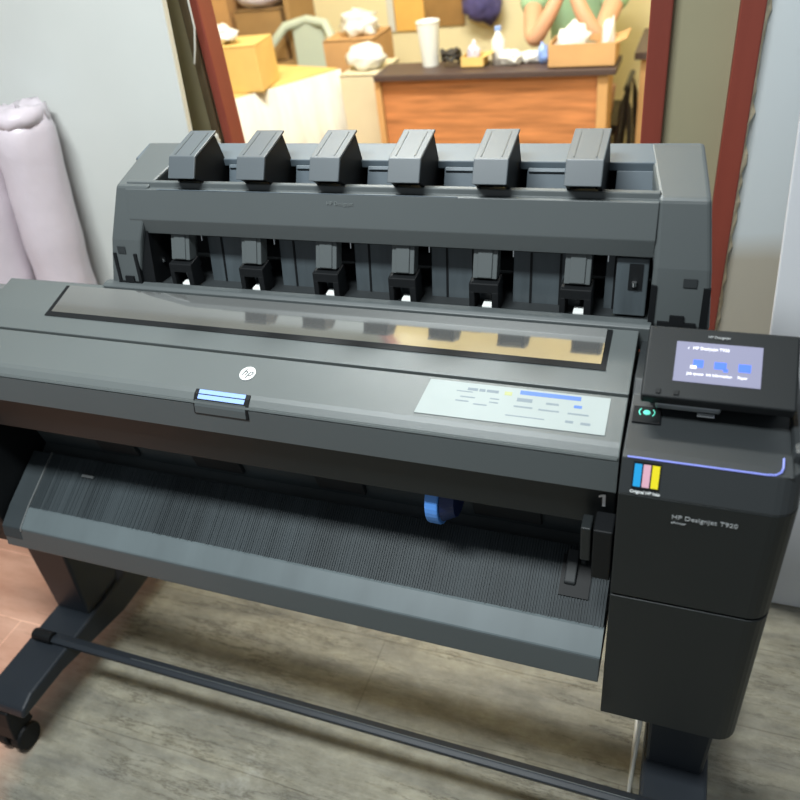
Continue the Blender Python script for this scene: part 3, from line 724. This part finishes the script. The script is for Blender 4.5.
# table with white cloth
T = empty('table', (-2.15, 2.95, 0), 'low work table under a hanging white cloth left in the far room', 'table')
tp = [(-2.9, 2.55), (-1.86, 2.55), (-1.475, 3.09), (-2.2, 3.3), (-2.9, 3.3)]
b = bm_new(); lo = [b.verts.new((x, y, .725)) for x, y in tp]; hi = [b.verts.new((x, y, .75)) for x, y in tp]
b.faces.new(hi); b.faces.new(lo)
for i in range(5): b.faces.new((lo[i], lo[(i + 1) % 5], hi[(i + 1) % 5], hi[i]))
link('tabletop', b, 'cartony', T)
for x, y in ((-2.8, 2.65), (-1.95, 2.68), (-1.62, 3.05), (-2.8, 3.2)):
    b = bm_new(); box(b, x - .02, x + .02, y - .02, y + .02, 0, .725); link('leg', b, 'carton', T)
b = bm_new()
p0 = V((-2.9, 2.535, 0)); p1 = V((-1.855, 2.535, 0)); p2 = V((-1.462, 3.085, 0)); path = []
for k in range(40): path.append(p0.lerp(p1, k / 40))
for k in range(41): path.append(p1.lerp(p2, k / 40))
topv = []; botv = []; topi = []; boti = []
for k, p in enumerate(path):
    wv = .012 * math.sin(k * 1.1) + .006 * math.sin(k * 2.7)
    o_ = V((.8, -.6, 0)) if k >= 40 else V((0, -1, 0))
    topv.append(b.verts.new(p + o_ * .004 + V((0, 0, .748)))); botv.append(b.verts.new(p + o_ * (.02 + wv) + V((0, 0, .10))))
    topi.append(b.verts.new(p + o_ * .001 + V((0, 0, .748)))); boti.append(b.verts.new(p + o_ * (.017 + wv) + V((0, 0, .10))))
for k in range(len(path) - 1):
    b.faces.new((topv[k], topv[k + 1], botv[k + 1], botv[k])); b.faces.new((topi[k], topi[k + 1], boti[k + 1], boti[k]))
    b.faces.new((topv[k], topv[k + 1], topi[k + 1], topi[k])); b.faces.new((botv[k], botv[k + 1], boti[k + 1], boti[k]))
tag(link('tablecloth', b, 'cloth', smooth=True, wloc=(-2.1, 2.7, .1)), 'white cloth hanging from the front edges of the table left in the far room', 'cloth')
carton('yellow_box', -1.86, -1.665, 2.74, 2.93, .7505, .925, 'cartony', 'tall yellow carton on the cloth covered table', flaps=0, rot=.12)
clutter('white_rag', (-1.815, 2.80, .927), (.05, .04, .035), 'plasticbag', 'crumpled white rag on top of the tall yellow carton', 'rag', 12, .9)
clutter('scrap_heap', (-1.80, 2.66, .7505), (.04, .025, .02), 'plasticbag', 'small heap of scraps on the table in front of the yellow carton', 'scraps', 13, .9)
# plastic chair behind
ch = empty('plastic_chair', (-1.89, 3.62, 0), 'pale green plastic armchair behind the cloth covered table', 'chair')
b = bm_new()
def arc_pts(): return [(-2.10, 3.60, .44), (-2.105, 3.60, .62), (-2.08, 3.62, .74), (-2.0, 3.66, .815), (-1.89, 3.69, .835), (-1.78, 3.66, .82), (-1.72, 3.62, .74), (-1.70, 3.60, .62), (-1.70, 3.60, .44)]
tube(b, arc_pts(), .022, 10); link('arm_frame', b, 'chair', ch, smooth=True)
b = bm_new(); prism(b, -1.975, -1.80, [(3.65, .43), (3.69, .43), (3.70, .82), (3.675, .82)]); link('backrest', b, 'chair', ch, bevel=.01)
b = bm_new(); box(b, -2.10, -1.70, 3.35, 3.68, .41, .44); link('seat', b, 'chair', ch, bevel=.01)
for x, y in ((-2.09, 3.36), (-1.71, 3.36), (-2.09, 3.67), (-1.71, 3.67)):
    b = bm_new(); tube(b, [(x, y, 0), (x * .995 - .0, y, .42)], [.016, .022], 8); link('leg', b, 'chair', ch)
# boxes between table and desk
carton('beige_box', -1.440, -1.265, 3.02, 3.28, 0, .735, 'beige', 'tall beige box standing on the floor left of the desk', flaps=0)
clutter('styrofoam_block', (-1.35, 3.12, .737), (.085, .07, .055), 'plasticbag', 'rounded white foam piece on top of the tall beige box', 'foam', 15, .25)
carton('brown_box', -1.64, -1.395, 3.32, 3.56, 0, .808, 'carton', 'tall brown carton stack behind the beige box', flaps=0)
clutter('white_sack', (-1.50, 3.42, .810), (.085, .07, .05), 'plasticbag', 'crumpled white sack on top of the tall brown carton', 'sack', 16, .7)
# shelf boxes at the far wall
SH = empty('shelf_unit', (-2.5, 3.8, 0), 'brown shelving against the far wall behind the plastic chair', 'shelf')
for x in (-3.1, -2.02):
    b = bm_new(); box(b, x, x + .03, 3.72, 3.98, 0, 1.5); link('upright', b, 'cartond', SH)
for z in (.25, .62, 1.05, 1.47):
    b = bm_new(); box(b, -3.07, -2.02, 3.72, 3.98, z, z + .02); link('shelf_board', b, 'cartond', SH)
b = bm_new(); box(b, -3.1, -1.99, 3.98, 3.995, 0, 1.5); link('back_panel', b, 'cartond', SH)
for k, (x0, x1, z0, z1, mm, lb) in enumerate(((-3.04, -2.70, .641, .90, 'cartond', 'dark brown carton at the left on the middle shelf of the far shelving'),
                                      (-2.68, -2.36, .641, .95, 'carton', 'brown carton in the middle of the far shelving, beside the lavender cloth'),
                                      (-2.33, -2.06, .641, .88, 'cartond', 'lower brown carton at the right on the middle shelf of the far shelving'))):
    carton('storage_carton', x0, x1, 3.74, 3.95, z0, z1, mm, lb, flaps=0)
clutter('lavender_cloth', (-2.20, 3.84, .883), (.13, .09, .07), 'lav', 'lavender cloth heap on top of the right carton of the far shelving', 'cloth', 20, .25)
# pictures on the far wall
def picture(name, x0, x1, z0, z1, m, label, cat):
    q = bm_new(); box(q, x0, x1, 3.985, 4.0, z0, z1); tag(link(name, q, m, wloc=((x0 + x1) / 2, 3.99, z0), bevel=.001), label, cat)
picture('orange_poster', -1.535, -1.375, .70, 1.15, 'postor', 'orange sheet on the far cream wall, left of the brown sheet', 'poster')
picture('brown_poster', -1.370, -1.165, .715, 1.15, 'postbr', 'brown sheet on the far cream wall, between orange sheet and navy bag', 'poster')
q = bm_new(); blob(q, (-1.06, 3.93, .86), (.095, .075, .13), 3, .35, 31); tag(link('navy_bag', q, 'navy', smooth=True, wloc=(-1.06, 3.9, .75)), 'navy blue patterned bag hanging on the far wall right of the brown sheet', 'bag')
picture('wall_cabinet_edge', -1.575, -1.540, .70, 1.2, 'board', 'narrow white strip on the far wall left of the orange sheet', 'strip')
# side table at right, seen next to the red post
ST2 = empty('side_table', (-.16, 3.3, 0), 'small table with dark top beside the right red door post, right of the desk', 'table')
b = bm_new(); box(b, -.262, .14, 3.15, 3.55, .725, .75); link('tabletop', b, 'desktop', ST2)
b = bm_new(); box(b, -.240, -.215, 3.18, 3.52, 0, .725); link('side_panel', b, 'carton', ST2)
b = bm_new(); box(b, .09, .115, 3.18, 3.52, 0, .725); link('side_panel', b, 'carton', ST2)
b = bm_new(); box(b, -.213, .088, 3.2, 3.5, .40, .42); link('shelf', b, 'carton', ST2)
# black office chair behind desk's right side
oc = empty('folding_chair', (-.30, 3.3, 0), 'dark metal chair frame between the desk and the side table', 'chair')
for y in (3.22, 3.46):
    b = bm_new(); tube(b, [(-.325, y, 0), (-.320, y, .30), (-.305, y, .52), (-.29, y, .60), (-.275, y, .52), (-.262, y, .3), (-.255, y, 0)], .011, 8); link('leg_loop', b, 'blackmetal', oc)
b = bm_new(); tube(b, [(-.29, 3.22, .60), (-.29, 3.46, .60)], .012, 8); link('cross_tube', b, 'blackmetal', oc)

# ------------------------------------------------------------------ person behind the desk
def skinned(name, verts, edges, radii, m, parent, sub=2, root=0):
    me = bpy.data.meshes.new(name); w = V(parent['_w'])
    me.from_pydata([V(v) - w for v in verts], edges, [])
    me.materials.append(M[m]); o = bpy.data.objects.new(name, me); COL.objects.link(o); o.parent = parent; o['_w'] = list(w)
    sk = o.modifiers.new('skin', 'SKIN')
    sk.use_smooth_shade = True
    for i, r in enumerate(radii):
        r = r if isinstance(r, tuple) else (r, r)
        me.skin_vertices[0].data[i].radius = r
        me.skin_vertices[0].data[i].use_root = (i == root)
    ss = o.modifiers.new('sub', 'SUBSURF'); ss.levels = sub; ss.render_levels = sub
    return o
px, py = -.525, 3.56
PE = empty('person', (px, py, 0), 'person in a green short-sleeved shirt sitting behind the desk with hands clasped before the face', 'person')
vs = [(px, py, .50), (px, py + .01, .65), (px, py, .80), (px, py - .02, .96), (px, py - .02, 1.06), (px, py - .03, 1.13), (px, py - .05, 1.20),   # 0-6 trunk neck head
      (px - .15, py - .02, 1.05), (px - .17, py - .16, .93), (px - .125, py - .41, .800), (px - .06, py - .40, .90), (px - .012, py - .37, .995),       # 7-11 left arm
      (px + .15, py - .02, 1.05), (px + .17, py - .16, .93), (px + .125, py - .41, .800), (px + .06, py - .40, .90), (px + .012, py - .37, .995),       # 12-16
      (px - .09, py - .02, .49), (px - .10, py - .30, .50), (px - .10, py - .31, .10), (px - .10, py - .36, .04),
      (px + .09, py - .02, .49), (px + .10, py - .30, .50), (px + .10, py - .31, .10), (px + .10, py - .36, .04)]
ed = [(0, 1), (1, 2), (2, 3), (3, 4), (4, 5), (5, 6), (4, 7), (7, 8), (8, 9), (9, 10), (10, 11), (4, 12), (12, 13), (13, 14), (14, 15), (15, 16),
      (0, 17), (17, 18), (18, 19), (19, 20), (0, 21), (21, 22), (22, 23), (23, 24)]
ra = [(.13, .10), (.12, .09), (.13, .09), (.15, .10), (.10, .075), .048, .05, .052, .044, .036, .031, .024, .052, .044, .036, .031, .024,
      .08, .06, .042, .035, .08, .06, .042, .035]
skinned('body', vs, ed, ra, 'skin', PE)
# head with face
b = bm_new()
hc = V((px, py - .06, 1.29))
g = bmesh.ops.create_icosphere(b, subdivisions=4, radius=1.0)['verts']
for v in g:
    c = v.co.copy(); w_ = .078 * (1 - .22 * max(0, -c.z)); v.co = V((hc.x + c.x * w_, hc.y + c.y * .098, hc.z + c.z * .115))
    if c.y < -.85 and abs(c.x) < .16 and -.35 < c.z < .1: v.co.y -= .018 * (1 - abs(c.x) / .16)
    if c.y < -.7 and .05 < c.z < .3 and .25 < abs(c.x) < .55: v.co.y += .008
hd_ = link('head', b, 'skin', PE, smooth=True)
for s in (-1, 1):
    b = bm_new(); blob(b, (hc.x + s * .028, hc.y - .083, hc.z + .012), (.012, .008, .007), 2); link('eye', b, 'hair', hd_, smooth=True)
    b = bm_new(); blob(b, (hc.x + s * .078, hc.y + .005, hc.z), (.010, .018, .028), 2); link('ear', b, 'skin', hd_, smooth=True)
b = bm_new(); blob(b, (hc.x, hc.y - .09, hc.z - .052), (.024, .010, .006), 2); link('mouth', b, 'pink', hd_, smooth=True)
b = bm_new(); g = bmesh.ops.create_icosphere(b, subdivisions=4, radius=1.0)['verts']
for v in g:
    c = v.co.copy(); v.co = V((hc.x + c.x * .084, hc.y + .012 + c.y * .100, hc.z + .022 + c.z * .108))
bmesh.ops.delete(b, geom=[v for v in b.verts if (v.co.y < hc.y - .055 and v.co.z < hc.z + .06) or v.co.z < hc.z - .06], context='VERTS')
link('hair', b, 'hair', PE, smooth=True)
# shirt over the trunk and upper arms
vs = [(px, py, .50), (px, py + .01, .65), (px, py, .80), (px, py - .02, .96), (px, py - .02, 1.065), (px - .15, py - .02, 1.055), (px - .166, py - .12, .960), (px + .15, py - .02, 1.055), (px + .166, py - .12, .960),
      (px - .150, py - .26, .885), (px + .150, py - .26, .885)]
skinned('shirt', vs, [(0, 1), (1, 2), (2, 3), (3, 4), (4, 5), (5, 6), (4, 7), (7, 8), (6, 9), (8, 10)],
        [(.145, .115), (.135, .105), (.145, .105), (.165, .115), (.10, .085), .066, .066, .066, .066, .062, .062], 'shirt', PE)
# clasped hands: palms plus five fingers each
for s in (-1, 1):
    w0 = V((px + s * .012, py - .37, .995))
    b = bm_new(); loft(b, [[w0 + V((s * dx, dy, dz)) for dx, dy in ((0, -.022), (.022, -.018), (.022, .024), (0, .024))] for dz in (-.01, .03, .06)])
    hnd = link('hand', b, 'skin', PE, bevel=.006, smooth=True)
    for k in range(4):
        yy = -.018 + k * .0125; ln = (.052, .06, .057, .044)[k]
        b = bm_new(); tube(b, [w0 + V((s * .010, yy, .055)), w0 + V((s * .006, yy - .002, .055 + ln * .5)), w0 + V((-s * .008, yy - .006, .055 + ln * .9)), w0 + V((-s * .018, yy - .004, .055 + ln * .75))], [.0085, .008, .0075, .006], 8)
        link('finger', b, 'skin', hnd, smooth=True)
    b = bm_new(); tube(b, [w0 + V((s * .008, -.016, .015)), w0 + V((s * .004, -.032, .04)), w0 + V((-s * .004, -.034, .062))], [.010, .0095, .007], 8)
    link('thumb', b, 'skin', hnd, smooth=True)
# stool under the person
so_ = empty('stool', (px, py + .02, 0), 'dark stool under the person in the green shirt', 'stool')
b = bm_new(); box(b, px - .19, px + .19, py - .16, py + .2, .36, .40); link('seat', b, 'blackmetal', so_)
for sx in (-.16, .16):
    for sy in (-.12, .16):
        b = bm_new(); tube(b, [(px + sx, py + sy, 0), (px + sx * .95, py + sy, .36)], .014, 8); link('leg', b, 'blackmetal', so_)

# ================================================================== LIGHT
w = bpy.data.worlds.new('world'); scn.world = w; w.use_nodes = True
bg = w.node_tree.nodes['Background']; bg.inputs['Color'].default_value = (.84, .93, 1.0, 1); bg.inputs['Strength'].default_value = 0.25

def area(name, loc, target, size, power, color, sy=None):
    l = bpy.data.lights.new(name, 'AREA'); l.energy = power; l.color = color; l.size = size
    if sy: l.shape = 'RECTANGLE'; l.size_y = sy
    o = bpy.data.objects.new(name, l); COL.objects.link(o); o.location = loc
    o.rotation_euler = (V(target) - V(loc)).to_track_quat('-Z', 'Y').to_euler(); return o
def point_light(name, loc, e, color, rad):
    l = bpy.data.lights.new(name, 'POINT'); l.energy = e; l.color = color; l.shadow_soft_size = rad
    o = bpy.data.objects.new(name, l); COL.objects.link(o); o.location = loc
area('far_room_ceiling_lamp', (-.7, 1.88, 2.68), (-.9, 3.4, .7), 1.4, 58, (1.0, .93, .80), .25)
point_light('far_room_fill', (-.05, 1.85, 2.45), 15, (1.0, .91, .76), .10)  # unseen fill lights, added to brighten the far ceiling and door reveal
point_light('far_room_fill', (-1.9, 1.90, 2.5), 22, (1.0, .91, .75), .10)
area('doorway_tube_lamp', (-1.1, 1.92, 2.76), (-.9, 1.2, 0), .8, 50, (.90, .98, 1.0), .16)
area('front_ceiling_lamp', (-.7, .16, 2.6), (-.7, .3, 0), 1.0, 64, (.93, .99, 1.0), .26)

# ================================================================== CAMERA
f = 748.0
def nv(v): return V(v).normalized()
Zc = -nv((144, 995, f)); Yc = nv((341, -611, f)); Yc = (Yc - Zc * Yc.dot(Zc)).normalized(); Xc = Yc.cross(Zc)
Rm = Matrix((Xc, Yc, Zc))           # rows: world axes in (right, down, forward)
right, down, fwd = Rm.col[0], Rm.col[1], Rm.col[2]
cam = bpy.data.cameras.new('camera'); co = bpy.data.objects.new('camera', cam); COL.objects.link(co)
mat = Matrix((right, -down, -fwd)).transposed().to_4x4(); mat.translation = V((0, 0, 1.5)); co.matrix_world = mat
cam.sensor_width = 36; cam.sensor_fit = 'HORIZONTAL'; cam.lens = f / 800 * 36; cam.clip_start = .02
cam.dof.use_dof = True; cam.dof.focus_distance = 1.12; cam.dof.aperture_fstop = 3.8
scn.camera = co
vs_ = scn.view_settings; vs_.view_transform = 'Standard'; vs_.look = 'None'; vs_.gamma = 1; vs_.exposure = -0.1
try: vs_.use_curve_mapping = False
except Exception: pass
for o in bpy.data.objects:
    if '_w' in o: del o['_w']
